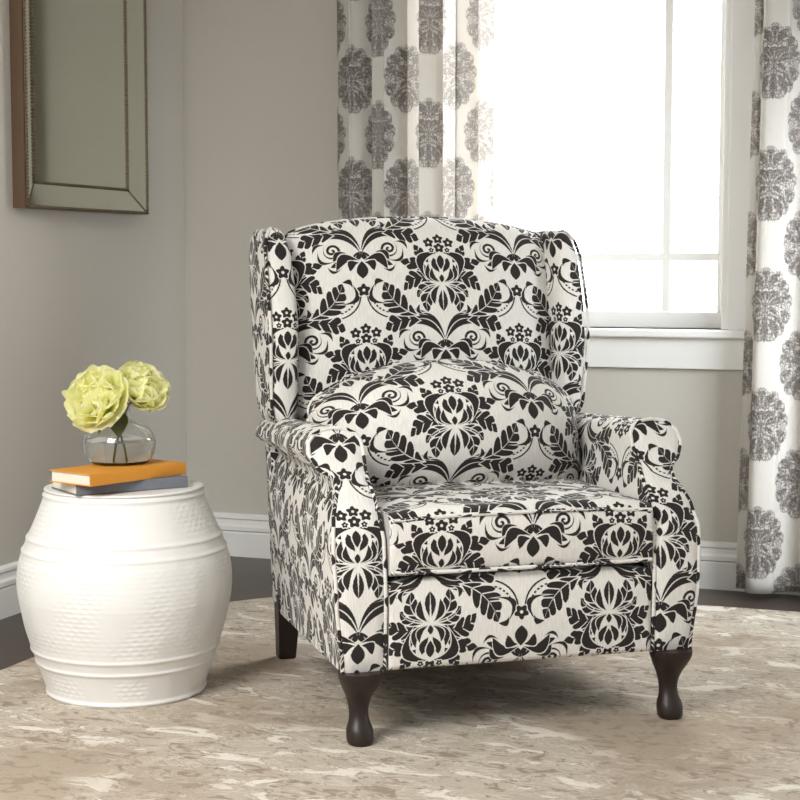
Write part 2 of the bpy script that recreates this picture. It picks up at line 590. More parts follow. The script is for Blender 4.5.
def wall_mat():
    t = NT('grey_painted_plaster')
    co = t.node('ShaderNodeTexCoord').outputs['Object']
    n = t.noise(co, 60, 4)
    t.l.new(t.mix(n.outputs[0], srgb(188, 183, 174), srgb(192, 187, 178)), t.bsdf.inputs['Base Color'])
    t.bsdf.inputs['Roughness'].default_value = 0.8
    t.bsdf.inputs['Specular IOR Level'].default_value = 0.3
    t.bump(n.outputs[0], 0.08, 0.001)
    return t.mat


def floor_mat():
    t = NT('dark_floorboards')
    co = t.node('ShaderNodeTexCoord').outputs['Object']
    st = t.node('ShaderNodeMapping', {0: co, 'Scale': (1.5, 22.0, 1.0)}).outputs[0]
    n = t.noise(st, 2.0, 5, .6)
    br = t.node('ShaderNodeTexBrick', {'Vector': co, 'Scale': 1.0, 'Brick Width': 1.4, 'Row Height': 0.12, 'Mortar Size': 0.002,
                                       'Color1': (0.4, 0.4, 0.4, 1), 'Color2': (0.7, 0.7, 0.7, 1), 'Mortar': (0, 0, 0, 1)})
    base = t.mix(n.outputs[0], srgb(58, 48, 43), srgb(92, 80, 72))
    col = t.node('ShaderNodeMix', data_type='RGBA', blend_type='MULTIPLY')
    col.inputs[0].default_value = .5
    t.l.new(base, col.inputs[6])
    t.l.new(br.outputs[0], col.inputs[7])
    t.l.new(col.outputs[2], t.bsdf.inputs['Base Color'])
    t.bsdf.inputs['Roughness'].default_value = 0.4
    return t.mat


def rug_mat():
    t = NT('distressed_beige_carpet')
    co = t.node('ShaderNodeTexCoord').outputs['Object']
    big = t.noise(co, 2.2, 3, .5, .3)
    mid = t.noise(t.node('ShaderNodeMapping', {0: co, 'Rotation': (0, 0, .35), 'Scale': (.75, 1.5, 1.0)}).outputs[0], 11.0, 6, .64, .6)
    mid2 = t.noise(t.node('ShaderNodeMapping', {0: co, 'Location': (3, 7, 0), 'Rotation': (0, 0, .35), 'Scale': (1.0, 1.6, 1.0)}).outputs[0], 17.0, 3, .6, 1.4)
    fine = t.noise(co, 260.0, 2, .6)
    tone = t.mix(t.smooth(big.outputs[0], .38, .62), srgb(172, 158, 141), srgb(192, 182, 167))
    tone = t.mix(t.smooth(mid2.outputs[0], .52, .62), tone, srgb(152, 138, 122))
    vein = t.smooth(t.m('ABSOLUTE', t.m('SUBTRACT', mid.outputs[0], .5)), .0, .035)
    vein = t.m('SUBTRACT', 1.0, vein)
    blot = t.smooth(mid.outputs[0], .55, .60)
    lightm = t.m('MULTIPLY', t.m('MAXIMUM', t.m('MULTIPLY', vein, .45), blot), t.smooth(big.outputs[0], .34, .55))
    tone = t.mix(lightm, tone, srgb(230, 223, 211))
    nk = t.smooth(t.m('ABSOLUTE', t.m('SUBTRACT', mid2.outputs[0], .46)), .0, .02)
    tone = t.mix(t.m('MULTIPLY', t.m('SUBTRACT', 1.0, nk), .22), tone, srgb(122, 104, 90))
    tone = t.mix(t.m('MULTIPLY', fine.outputs[0], .25), tone, srgb(150, 136, 118))
    t.l.new(tone, t.bsdf.inputs['Base Color'])
    t.bsdf.inputs['Roughness'].default_value = 0.95
    t.bsdf.inputs['Specular IOR Level'].default_value = 0.1
    h = t.m('ADD', t.m('MULTIPLY', lightm, .6), t.m('MULTIPLY', fine.outputs[0], .5))
    t.bump(h, 0.6, 0.004)
    return t.mat


M_WALL = wall_mat()

# ------------------------------------------------------------------ setting
XL, YB = -2.57, 4.84
CEIL = 2.75
XR, YF = 2.2, -1.0

fl = MB()
fl.box((XL - .2, YF, -0.1), (XR, YB + .2, 0))
struct(fl.build('floor', floor_mat(), smooth=False))

# rug: rounded rectangle, rounded corner towards the room corner
def rug_outline():
    x0, x1, y0, y1, r = XL + .36, XR - .5, 0.4, YB - .30, .95
    pts = []
    for cx, cy, a0 in ((x1 - .3, y1 - .3, 0), (x0 + r, y1 - r, 90), (x0 + .3, y0 + .3, 180), (x1 - .3, y0 + .3, 270)):
        rr = r if a0 == 90 else .3
        for i in range(25):
            a = math.radians(a0 + 90 * i / 24)
            pts.append((cx + rr * math.cos(a), cy + rr * math.sin(a)))
    return pts


ro = rug_outline()
rg = MB()
cxr = sum(p[0] for p in ro) / len(ro)
cyr = sum(p[1] for p in ro) / len(ro)
P = []
for s_, z in ((1.0, 0.0005), (1.0, .008), (.9985, .011), (.995, Z0)):
    P.append([(cxr + (x - cxr) * s_, cyr + (y - cyr) * s_, z) for x, y in ro])
rg.grid(P, closed=True)
rg.fan(P[-1])
rug = rg.build('area_rug', rug_mat(), smooth=True, angle=40)
tag(rug, 'distressed beige and cream area rug lying on the dark floorboards', 'rug')

# window opening on the back wall
WX0 = at_y(452, 200, YB).x
WX1 = at_y(728, 300, YB).x
WZ0 = at_y(660, 329, YB).z
WZ1 = WZ0 + 1.62
bw = MB()
bw.box((XL - .15, YB, 0), (WX0, YB + .15, CEIL))
bw.box((WX1, YB, 0), (XR, YB + .15, CEIL))
bw.box((WX0, YB, 0), (WX1, YB + .15, WZ0))
bw.box((WX0, YB, WZ1), (WX1, YB + .15, CEIL))
struct(bw.build('wall_back', M_WALL, smooth=False))
lw = MB()
lw.box((XL - .15, YF, 0), (XL, YB, CEIL))
struct(lw.build('wall_left', M_WALL, smooth=False))
ce = MB()
ce.box((XL - .15, 1.2, CEIL), (XR, YB + .15, CEIL + .1))
struct(ce.build('ceiling', simple('white_ceiling_paint', srgb(225, 224, 220), .9), smooth=False))


def baseboard(name, axis, a0, a1):
    prof = [(0, 0), (.016, 0), (.016, .078), (.013, .083), (.019, .088), (.019, .100), (.012, .108), (.010, .122), (.015, .127), (.014, .135), (.004, .142), (0, .142)]
    b_ = MB()
    P = []
    for a in (a0, a1):
        P.append([((a, YB - d, z) if axis == 'x' else (XL + d, a, z)) for d, z in prof])
    b_.grid(P)
    b_.fan(P[0])
    b_.fan(P[-1], flip=True)
    return struct(b_.build(name, M_TRIM, smooth=False, weld=1e-5))


baseboard('baseboard_back', 'x', XL, XR)
baseboard('baseboard_left', 'y', YF, YB - .019)

# window: casing, sashes, stool, apron
we = empty('window_1', ((WX0 + WX1) / 2, YB, WZ0))
struct(we)
hw = (WX1 - WX0) / 2
WH = WZ1 - WZ0
cs = MB()
cw = .075
cs.box((-hw - cw, -.018, 0), (-hw, -.001, WH + cw))
cs.box((hw, -.018, 0), (hw + cw, -.001, WH + cw))
cs.box((-hw, -.018, WH), (hw, -.001, WH + cw))
cs.box((-hw - .001, -.001, 0), (-hw + .02, .14, WH))
cs.box((hw - .02, -.001, 0), (hw + .001, .14, WH))
cs.box((-hw + .02, -.001, WH - .02), (hw - .02, .14, WH))
bevel(cs.build('window_frame', M_TRIM, we, smooth=False), .002)
zr = at_y(660, 257, YB).z - WZ0           # glazing bar height
xm = at_y(662, 200, YB).x - we.location.x
sh = MB()
o_ = .07
sh.box((-hw + .02, o_, .0), (hw - .02, o_ + .035, .05))
sh.box((-hw + .02, o_, WH - .07), (hw - .02, o_ + .035, WH - .02))
sh.box((-hw + .02, o_, .05), (-hw + .045, o_ + .035, WH - .07))
sh.box((hw - .045, o_, .05), (hw - .02, o_ + .035, WH - .07))
bevel(sh.build('window_sash', M_TRIM, we, smooth=False), .003)
gb = MB()
gb.box((xm - .012, o_ + .004, .05), (xm + .012, o_ + .03, WH - .07))
for zz in (zr, zr + 1.15):
    gb.box((-hw + .045, o_ + .006, zz - .011), (hw - .045, o_ + .028, zz + .011))
gb.build('glazing_bars', M_TRIM, we, smooth=False)
gl = MB()
gl.box((-hw + .055, o_ + .015, .045), (hw - .055, o_ + .019, WH - .065))
tg = NT('clear_window_glass')
mxg = tg.node('ShaderNodeMixShader', {0: .06})
trn = tg.node('ShaderNodeBsdfTransparent')
glo = tg.node('ShaderNodeBsdfGlossy', {'Roughness': .02})
tg.l.new(trn.outputs[0], mxg.inputs[1])
tg.l.new(glo.outputs[0], mxg.inputs[2])
tg.l.new(mxg.outputs[0], tg.n['Material Output'].inputs[0])
gl.build('window_pane', tg.mat, we, smooth=False)
za = WZ0 - at_y(660, 368, YB).z
st = MB()
st.box((-hw - cw - .02, -.045, -.024), (hw + cw + .02, .14, 0))
bevel(st.build('window_sill', M_TRIM, we, smooth=False), .006, 3)
ap = MB()
ap.box((-hw - cw, -.018, -za), (hw + cw, -.001, -.024))
bevel(ap.build('window_apron', M_TRIM, we, smooth=False), .002)

# ------------------------------------------------------------------ curtains
def curtain(name, xa, xb, fold_fn, z0, z1, label, uoff, flare=0.0):
    cb = MB()
    nu, nv = 220, 60
    P, UV = [], []
    for j in range(nv + 1):
        tz = j / nv
        z = z0 + (z1 - z0) * tz
        row, ur = [], []
        acc = 0
        prev = None
        for i in range(nu + 1):
            s = i / nu
            x = xa + (xb - xa) * s
            dx, dy = fold_fn(s, tz)
            p = Vector((x + dx + flare * (1 - tz) * (s - .5), YB - .115 + dy, z))
            if prev is not None:
                acc += math.hypot(p.x - prev.x, p.y - prev.y)
            prev = p
            row.append(p)
            ur.append((acc + uoff, z))
        P.append(row)
        UV.append(ur)
    cb.grid(P, UV)
    e = empty(name, ((xa + xb) / 2, YB - .115, z0), 0, label, 'curtain')
    o = cb.build('drape', M_CUR, e)
    for v_ in o.data.vertices:
        v_.co -= e.location
    # hem
    so = o.modifiers.new('thick', 'SOLIDIFY')
    so.thickness = .0012
    return e


def fold_l(s, t):
    a = 2 * PI * s
    amp = .036 * (1 - .15 * t)
    y = amp * math.sin(a * 4.6 + .6 + .25 * math.sin(a * 1.3)) + .010 * math.sin(a * 9.1 + 1 + .8 * t)
    x = .012 * math.sin(a * 9.2 + 1.2)
    return x, y * .9 - .012


def fold_r(s, t):
    a = 2 * PI * s
    amp = .034 * (1 - .1 * t)
    y = amp * math.sin(a * 4.2 + 1.2 + .35 * math.sin(a * 1.1 + 1)) + .008 * math.sin(a * 9 + .5 * t)
    x = .010 * math.sin(a * 8.4 + .4) - .038 * (1 - t) * (1 - s)
    return x, y * .9 - .012


xl0, xl1 = at_y(333, 100, YB - .11).x, at_y(495, 100, YB - .11).x
curtain('curtain', xl0, xl1, fold_l, Z0 + .004, 2.42, 'white curtain printed with grey medallions hanging left of the window, behind the armchair', .02)
xr0 = at_y(757, 20, YB - .11).x
curtain('curtain', xr0, xr0 + .62, fold_r, Z0 + .012, 2.42, 'white curtain printed with grey medallions hanging right of the window down to the floor', .31)

# ------------------------------------------------------------------ mirror on the left wall
XM = XL + .045
mz0 = at_x(88, 211, XM).z
my0 = at_x(27, 211, XM).y
my1 = at_x(148, 211, XM).y
iz0 = at_x(84, 186, XM - .008).z
iy0 = at_x(36, 186, XM - .008).y
iy1 = at_x(129, 186, XM - .008).y
mH = 1.25
me_ = empty('wall_mirror', (XL, (my0 + my1) / 2, mz0), 0, 'tall mirror with beaded bronze frame and angled glass border hanging on the left wall', 'mirror')
L = lambda x, y, z: (x - XL, y - (my0 + my1) / 2, z - mz0)
M_BRZ = simple('aged_bronze', srgb(116, 94, 74), .4, .5, bump=(80, .2))
M_BEAD = simple('antique_silver_beading', srgb(112, 98, 80), .35, .85)
tm = NT('mirror_glass')
tm.bsdf.inputs['Base Color'].default_value = srgb(222, 226, 216)
tm.bsdf.inputs['Metallic'].default_value = 1
tm.bsdf.inputs['Roughness'].default_value = .03
M_MIR = tm.mat
mz1, iz1 = mz0 + mH, mz0 + mH - (iz0 - mz0)
b_ = MB()
lo, hi = L(XL + .001, my0, mz0), L(XM - .004, my1, mz1)
tk = .006
b_.box(lo, (hi[0], lo[1] + tk, hi[2]))
b_.box((lo[0], hi[1] - tk, lo[2]), hi)
b_.box((lo[0], lo[1] + tk, lo[2]), (hi[0], hi[1] - tk, lo[2] + tk))
b_.box((lo[0], lo[1] + tk, hi[2] - tk), (hi[0], hi[1] - tk, hi[2]))
b_.box((lo[0], lo[1] + tk, lo[2] + tk), (lo[0] + .004, hi[1] - tk, hi[2] - tk))
b_.build('frame', M_BRZ, me_, smooth=False)
g_ = MB()
g_.box(L(XM - .0155, iy0, iz0), L(XM - .0135, iy1, iz1))
g_.build('mirror_panel', M_MIR, me_, smooth=False)
outer = [L(XM, my0 + .004, mz0 + .004), L(XM, my1 - .004, mz0 + .004), L(XM, my1 - .004, mz1 - .004), L(XM, my0 + .004, mz1 - .004)]
inner = [L(XM - .014, iy0, iz0), L(XM - .014, iy1, iz0), L(XM - .014, iy1, iz1), L(XM - .014, iy0, iz1)]
for i in range(4):
    k = (i + 1) % 4
    q = MB()
    A = [Vector(outer[i]), Vector(outer[k]), Vector(inner[k]), Vector(inner[i])]
    B = [p - Vector((.004, 0, 0)) for p in A]
    q.grid([A, B], closed=True)
    q.fan(A)
    q.fan(B, flip=True)
    q.build('bevelled_border', M_MIR, me_, smooth=False, weld=1e-6)


def beads(pts_list, r):
    q = MB()
    for a, c in pts_list:
        a, c = Vector(a), Vector(c)
        n = max(2, int((c - a).length / (2.05 * r)))
        for i in range(n + 1):
            p = a.lerp(c, i / n)
            rings = []
            for h in (-.9, -.4, .25, .8):
                rr = r * math.sqrt(1 - h * h)
                rings.append([p + Vector((h * r, rr * math.cos(t * PI / 3), rr * math.sin(t * PI / 3))) for t in range(6)])
            q.grid(rings, closed=True)
            q.fan(rings[-1])
        q.tube([a + Vector((-r * .5, 0, 0)), c + Vector((-r * .5, 0, 0))], r * .75, 5)
    return q


def strip(pl):
    return [(pl[i], pl[(i + 1) % 4]) for i in range(4)]


beads(strip([(p[0] + .001, p[1], p[2]) for p in outer]), .0048).build('outer_beading', M_BEAD, me_)
beads(strip([(p[0] + .002, p[1], p[2]) for p in inner]), .0048).build('inner_beading', M_BEAD, me_)
for i in range(4):
    beads([(outer[i], inner[i])], .003).build('corner_beading', M_BEAD, me_)

# ------------------------------------------------------------------ drum table
DT = at_z(127, 688, Z0)
DT = Vector((DT.x, DT.y, Z0))
drum = empty('drum_table', DT, 0, 'white hammered metal drum side table standing on the rug left of the armchair', 'side table')
ctrl = [(0.0, .173), (.05, .188), (.10, .207), (.16, .224), (.22, .2365), (.26, .238), (.30, .2335), (.345, .217), (.39, .197), (.43, .181), (.452, .1725)]


def drum_r(z):
    for (a, ra), (c, rc) in zip(ctrl, ctrl[1:]):
        if z <= c:
            t = (z - a) / (c - a)
            return ra + (rc - ra) * t
    return ctrl[-1][1]


def drum_smooth(z):
    return sum(drum_r(min(.452, max(0, z + d))) * k for d, k in ((-.014, .25), (0, .5), (.014, .25)))


ridges = [(.076, .0035), (.104, .0030), (.325, .0030), (.353, .0035), (.006, .004), (.446, .0035)]
tb = MB()
nz_, na = 230, 288
P = []
DH = .456
for i in range(nz_ + 1):
    z = DH * i / nz_
    r = drum_smooth(z)
    for zc, h in ridges:
        r += h * math.exp(-((z - zc) / .0042) ** 2)
    near = min(abs(z - zc) for zc, h in ridges)
    ham = min(1, max(0, (near - .008) / .006))
    if .325 < z < .353 or .076 < z < .104:
        ham *= .4
    row = []
    for j in range(na):
        th = 2 * PI * j / na
        a = th * 30 / (2 * PI) + (.5 if int(z / .0105) % 2 else 0)
        # rows of dimples
        fz = (z / .0105) % 1
        fa = (th * 62 / (2 * PI) + (.5 if int(z / .0105) % 2 else 0)) % 1
        d = math.hypot((fz - .5) * 1.0, (fa - .5) * 1.2)
        dim = max(0, 1 - (d / .5) ** 2)
        wgt = noise.noise(Vector((math.cos(th) * 2.2, math.sin(th) * 2.2, z * 7)))
        wgt = min(1, max(0, wgt * 1.6 + .55))
        rr = r - .0014 * dim * ham * wgt + .0012 * noise.noise(Vector((math.cos(th) * 6, math.sin(th) * 6, z * 14)))
        row.append((rr * math.cos(th), rr * math.sin(th), z))
    P.append(row)
tb.grid(P, closed=True)
# rolled rim and recessed top
rim = []
for r, z in ((drum_smooth(.452) + .0025, DH), (drum_smooth(.452) + .001, DH + .003), (.1705, DH + .0045), (.1675, DH + .004), (.1645, DH + .0035)):
    rim.append([(r * math.cos(2 * PI * j / na), r * math.sin(2 * PI * j / na), z) for j in range(na)])
tb.grid([P[-1]] + rim, closed=True)
M_DRUM = NT('white_enamelled_metal')
M_DRUM.bsdf.inputs['Base Color'].default_value = srgb(231, 230, 227)
M_DRUM.bsdf.inputs['Roughness'].default_value = .38
M_DRUM = M_DRUM.mat
tb.build('drum_body', M_DRUM, drum)
tp = MB()
tp.lathe([(.160, DH - .006), (.1643, DH - .003), (.1643, DH + .003), (.160, DH + .004)], 96)
tp.build('table_top', M_DRUM, drum, smooth=True, angle=40)
TZ = Z0 + DH + .005

# ------------------------------------------------------------------ books
M_PAGE = NT('cream_page_block')
co = M_PAGE.node('ShaderNodeTexCoord').outputs['Object']
wv = M_PAGE.node('ShaderNodeTexWave', {'Vector': co, 'Scale': 320.0, 'Distortion': .4}, bands_direction='Z').outputs['Fac']
M_PAGE.l.new(M_PAGE.mix(wv, srgb(214, 207, 190), srgb(240, 236, 224)), M_PAGE.bsdf.inputs['Base Color'])
M_PAGE.bsdf.inputs['Roughness'].default_value = .8
M_PAGE = M_PAGE.mat


def book(spine_a, spine_b, z, depth, th, col, label):
    a = at_z(*spine_a, z)
    b = at_z(*spine_b, z)
    ln = (b - a).length
    ang = math.atan2(b.y - a.y, b.x - a.x)
    e = empty('book', (a.x, a.y, z), ang, label, 'book', 'books on the drum table')
    t = .0022
    mt = simple('bookcloth_' + label.split()[0], col, .55, bump=(500, .25, .0006))
    for name, z_a in (('cover', 0), ('cover', th - t)):
        q = MB()
        q.box((0, .0015, z_a), (ln, depth, z_a + t))
        bevel(q.build(name, mt, e, smooth=False), .0006)
    q = MB()
    prof = []
    for i in range(9):
        s_ = PI * i / 8
        prof.append((-.0015 * math.sin(s_) + .0015, th * (.5 - .5 * math.cos(s_))))
    q.grid([[(0, y, zz) for y, zz in prof] + [(0, .004, th), (0, .004, 0)], [(ln, y, zz) for y, zz in prof] + [(ln, .004, th), (ln, .004, 0)]], closed=True)
    q.fan([(0, y, zz) for y, zz in prof])
    q.fan([(ln, y, zz) for y, zz in prof], flip=True)
    q.build('spine', mt, e, smooth=False, weld=1e-6)
    q = MB()
    q.box((.004, .004, t), (ln - .004, depth - .004, th - t))
    q.build('page_block', M_PAGE, e, smooth=False)
    return e


book((77, 496), (188, 487), TZ, .150, .024, srgb(112, 116, 124), 'grey clothbound book lying under the orange book on the drum table')
book((91, 487), (186, 474), TZ + .0242, .135, .026, srgb(222, 150, 52), 'orange book with cream pages on top of the grey book, under the vase')
BZ = TZ + .0242 + .0262

# ------------------------------------------------------------------ vase with water
va = at_z(119.5, 463, BZ)
vase = empty('vase', (va.x, va.y, BZ), 0, 'round clear glass bud vase half full of water on the orange book', 'vase')
tgl = NT('clear_glass')
tgl.bsdf.inputs['Transmission Weight'].default_value = 1
tgl.bsdf.inputs['Roughness'].default_value = 0
tgl.bsdf.inputs['IOR'].default_value = 1.45
tgl.bsdf.inputs['Base Color'].default_value = (.97, .98, .97, 1)
twt = NT('vase_water')
twt.bsdf.inputs['Transmission Weight'].default_value = 1
twt.bsdf.inputs['Roughness'].default_value = 0
twt.bsdf.inputs['IOR'].default_value = 1.2
twt.bsdf.inputs['Base Color'].default_value = (.95, .93, .9, 1)
vp = [(.052, 0), (.064, .003), (.074, .014), (.0795, .030), (.081, .042), (.078, .058), (.069, .074), (.054, .086), (.038, .095), (.028, .105), (.025, .117), (.026, .128), (.030, .134)]


def refine(p, n=5):
    out = []
    for i in range(len(p) - 1):
        p0 = p[max(0, i - 1)]
        p1, p2 = p[i], p[i + 1]
        p3 = p[min(len(p) - 1, i + 2)]
        for k in range(n):
            t = k / n
            out.append(tuple(.5 * (2 * p1[d] + (p2[d] - p0[d]) * t + (2 * p0[d] - 5 * p1[d] + 4 * p2[d] - p3[d]) * t * t + (3 * p1[d] - p0[d] - 3 * p2[d] + p3[d]) * t ** 3) for d in (0, 1)))
    out.append(p[-1])
    return out


vo = refine(vp)
vi = [(r - .0022, max(z, .006)) for r, z in vo if z >= .003]
vm = MB()
vm.lathe([(.001, .0)] + vo + [(vo[-1][0] - .001, vo[-1][1] + .0012)] + vi[::-1] + [(.001, .006)], 64, cap0=True, cap1=True)
vm.build('glass_body', tgl.mat, vase)
wp = [(r - .0028, z) for r, z in vo if .0068 < z < .052]
wm = MB()
wm.lathe([(.05, .0066)] + wp, 64)
wm.build('water', twt.mat, vase, angle=50)

# ------------------------------------------------------------------ peonies
def petal_mat():
    t = NT('pale_yellow_petal')
    uv = t.node('ShaderNodeUVMap', uv_map='UVMap').outputs[0]
    sep = t.node('ShaderNodeSeparateXYZ', {0: uv})
    n = t.noise(uv, 5, 3)
    c1 = t.mix(t.smooth(sep.outputs[1], .1, .75), srgb(244, 246, 140), srgb(255, 254, 205))
    c2 = t.mix(t.m('MULTIPLY', n.outputs[0], .5), c1, srgb(255, 255, 228))
    t.l.new(c2, t.bsdf.inputs['Base Color'])
    t.bsdf.inputs['Roughness'].default_value = .6
    tr = t.node('ShaderNodeBsdfTranslucent', {'Color': c2})
    mx = t.node('ShaderNodeMixShader', {0: .55})
    t.l.new(t.bsdf.outputs[0], mx.inputs[1])
    t.l.new(tr.outputs[0], mx.inputs[2])
    t.l.new(mx.outputs[0], t.n['Material Output'].inputs[0])
    return t.mat


M_PET = petal_mat()
M_STEM = simple('green_stem', srgb(86, 98, 52), .5)
M_LEAF = simple('olive_leaf', srgb(96, 116, 44), .45)


def petal(q, Mx, L_, W_, cup, curl, seed, n=10, m=12):
    P, UV = [], []
    for i in range(n + 1):
        t = i / n
        wd = W_ * (math.sin(PI * min(1, t * .72 + .06)) ** .7) * (1 if t < .85 else 1 - .18 * ((t - .85) / .15) ** 2)
        # rises outwards then curls
        ang = cup * t + curl * max(0, t - .6) * 2
        rows, uvs = [], []
        y = L_ * t
        for j in range(m + 1):
            s = 2 * j / m - 1
            ruf = .05 * L_ * t * t * math.sin(s * 5 + seed) + .03 * L_ * t * t * math.sin(s * 15 + seed * 2.3)
            edge = t * (1 - .16 * abs(s) ** 3 + .05 * math.sin(s * 9 + seed) * t)
            yy = L_ * edge
            # cup: bend plane along y via circle arc, across via parabola
            a = ang
            px_ = wd * s
            if abs(cup) > 1e-3:
                R_ = L_ / cup
                fy = R_ * math.sin(cup * edge)
                fz = R_ * (1 - math.cos(cup * edge))
            else:
                fy, fz = yy, 0
            fz += .35 * wd * s * s * (1 if cup > 0 else .6) + ruf - curl * L_ * max(0, edge - .65) ** 2 * 2.2
            rows.append(Mx @ Vector((px_, fy, fz)))
            uvs.append((s * .5 + .5 + seed, t))
        P.append(rows)
        UV.append(uvs)
    q.grid(P, UV)


def bloom(center, axis, R, seed, stem_pts, label):
    rnd = random.Random(seed)
    base = stem_pts[-1]
    e = empty('peony', base, 0, label, 'flower', 'peonies in the vase')
    q = MB()
    c = Vector(center) - Vector(base)
    ax = Vector(axis).normalized()
    rot = ax.to_track_quat('Z', 'Y').to_matrix().to_4x4()
    T = Matrix.Translation(c) @ rot
    layers = [(7, 1.02, .75, .78, .22, 14), (6, .95, 1.0, .78, .18, 30), (6, .84, 1.3, .70, .08, 48), (5, .72, 1.6, .60, .0, 62), (4, .56, 1.9, .48, 0, 74), (3, .42, 2.3, .36, 0, 82)]
    for li, (n, l_, cup, wd, curl, tilt) in enumerate(layers):
        for k in range(n):
            az = 2 * PI * (k + .5 * (li % 2)) / n + rnd.uniform(-.2, .2)
            tl = math.radians(tilt + rnd.uniform(-8, 8))
            M1 = T @ Matrix.Rotation(az, 4, 'Z') @ Matrix.Translation((0, R * .03 * (6 - li) / 6, -R * .42 + li * R * .035)) @ Matrix.Rotation(tl, 4, 'X')
            petal(q, M1, R * l_ * rnd.uniform(.93, 1.07), R * wd * rnd.uniform(.9, 1.1), cup, curl + rnd.uniform(-.1, .15), rnd.uniform(0, 9))
    q.build('petals', M_PET, e)
    s_ = MB()
    pts = [Vector(p) - Vector(base) for p in stem_pts[::-1]] if False else [Vector(p) - Vector(base) for p in stem_pts]
    bez = []
    p0, p1, p2 = c - ax * R * .35, pts[0], pts[1]
    for i in range(15):
        t = i / 14
        bez.append(p0 * (1 - t) ** 2 + p1 * 2 * t * (1 - t) + p2 * t * t)
    s_.tube(bez, .0024, 8)
    s_.build('stem', M_STEM, e)
    return e, T


def leaf_mesh(q, a, b, up, w_, droop):
    a, b = Vector(a), Vector(b)
    d = b - a
    L_ = d.length
    d.normalize()
    sd = d.cross(Vector(up)).normalized()
    nn = sd.cross(d)
    P = []
    for i in range(13):
        t = i / 12
        wd = w_ * math.sin(PI * t ** .8) ** .9 + .0003
        P.append([a + d * L_ * t + sd * wd * s + nn * (droop * math.sin(PI * t) + .25 * wd * abs(s)) for s in (-1, -.5, 0, .5, 1)])
    q.grid(P)


vc = Vector((va.x, va.y, BZ))
right = c2w(1, 0)
ahead = c2w(0, 1)
d_v = (vc - Vector((0, 0, CAM_H))).dot(ahead)


def px_at(px, py, depth):
    d = ray(px, py)
    return Vector((0, 0, CAM_H)) + d * (depth / d.dot(ahead))


neck = vc + Vector((0, 0, .118))
b1, T1 = bloom(px_at(98, 398, d_v - .045), -right * .25 - ahead * .75 + Vector((0, 0, .45)), .084, 3,
               [neck - right * .004, vc + right * .016 + Vector((0, 0, .013)) - ahead * .01], 'large round yellow peony, the left and nearer bloom in the vase')
b2, T2 = bloom(px_at(142, 389, d_v + .01), right * .55 - ahead * .5 + Vector((0, 0, .6)), .073, 11,
               [neck + right * .006, vc - right * .012 + Vector((0, 0, .013)) + ahead * .01], 'smaller yellow peony, the right and farther bloom in the vase')
q = MB()
o1 = Vector(b1.location)
leaf_mesh(q, neck - o1 + Vector((0, 0, -.008)), neck - o1 - right * .040 - ahead * .03 + Vector((0, 0, -.052)), (0, 0, 1), .018, .006)
q.build('leaf', M_LEAF, b1)
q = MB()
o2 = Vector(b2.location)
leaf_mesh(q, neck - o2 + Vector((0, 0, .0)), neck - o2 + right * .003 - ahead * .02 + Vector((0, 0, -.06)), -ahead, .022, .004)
q.build('leaf', simple('shaded_green_leaf', srgb(74, 88, 48), .5), b2)  # shade on this leaf is put into its darker green

# pattern placement on each part (metres)
UO_SEAT, VO_SEAT = .178, -.031
UO_FOOT, VO_FOOT = .199, .096
UO_UP, VO_UP = -.034, -.346
UO_LOW, VO_LOW = .054, -.289
UO_WING = {-1: .370, 1: -.327}
VO_WING = {-1: -.734, 1: -.741}

# ------------------------------------------------------------------ wing armchair
CH_C = c2w(.2475, 3.273)
CH_A = math.radians(16.5) + YAW
chair = empty('wingback_recliner', (CH_C.x, CH_C.y, Z0), CH_A, 'wingback recliner armchair in cream fabric with black damask pattern and dark wooden legs', 'armchair')


def lerp(a, b, t):
    return a + (b - a) * t


def interp(tab, z):
    if z <= tab[0][0]:
        return tab[0][1:]
    for a, b in zip(tab, tab[1:]):
        if z <= b[0]:
            t = (z - a[0]) / (b[0] - a[0])
            t = t * t * (3 - 2 * t)
            return tuple(lerp(p, r, t) for p, r in zip(a[1:], b[1:]))
    return tab[-1][1:]


# arm outline: z, x outer, x inner, y of the front face
ARM = [(.147, .376, .290, .000), (.30, .390, .290, -.006), (.40, .394, .291, .002), (.46, .386, .293, .030), (.498, .368, .297, .070),
       (.520, .370, .300, .090), (.545, .399, .300, .112), (.570, .412, .298, .130), (.590, .410, .300, .142), (.605, .399, .308, .149), (.615, .381, .325, .153), (.6185, .356, .350, .155)]


def arm_rows():
    zs = [.147 + .353 * i / 16 for i in range(16)] + [.5 + .06 * i / 8 for i in range(8)] + [.56 + .0585 * math.sin(PI / 2 * i / 12) for i in range(13)]
    return [(z,) + tuple(interp(ARM, z)) for z in zs]


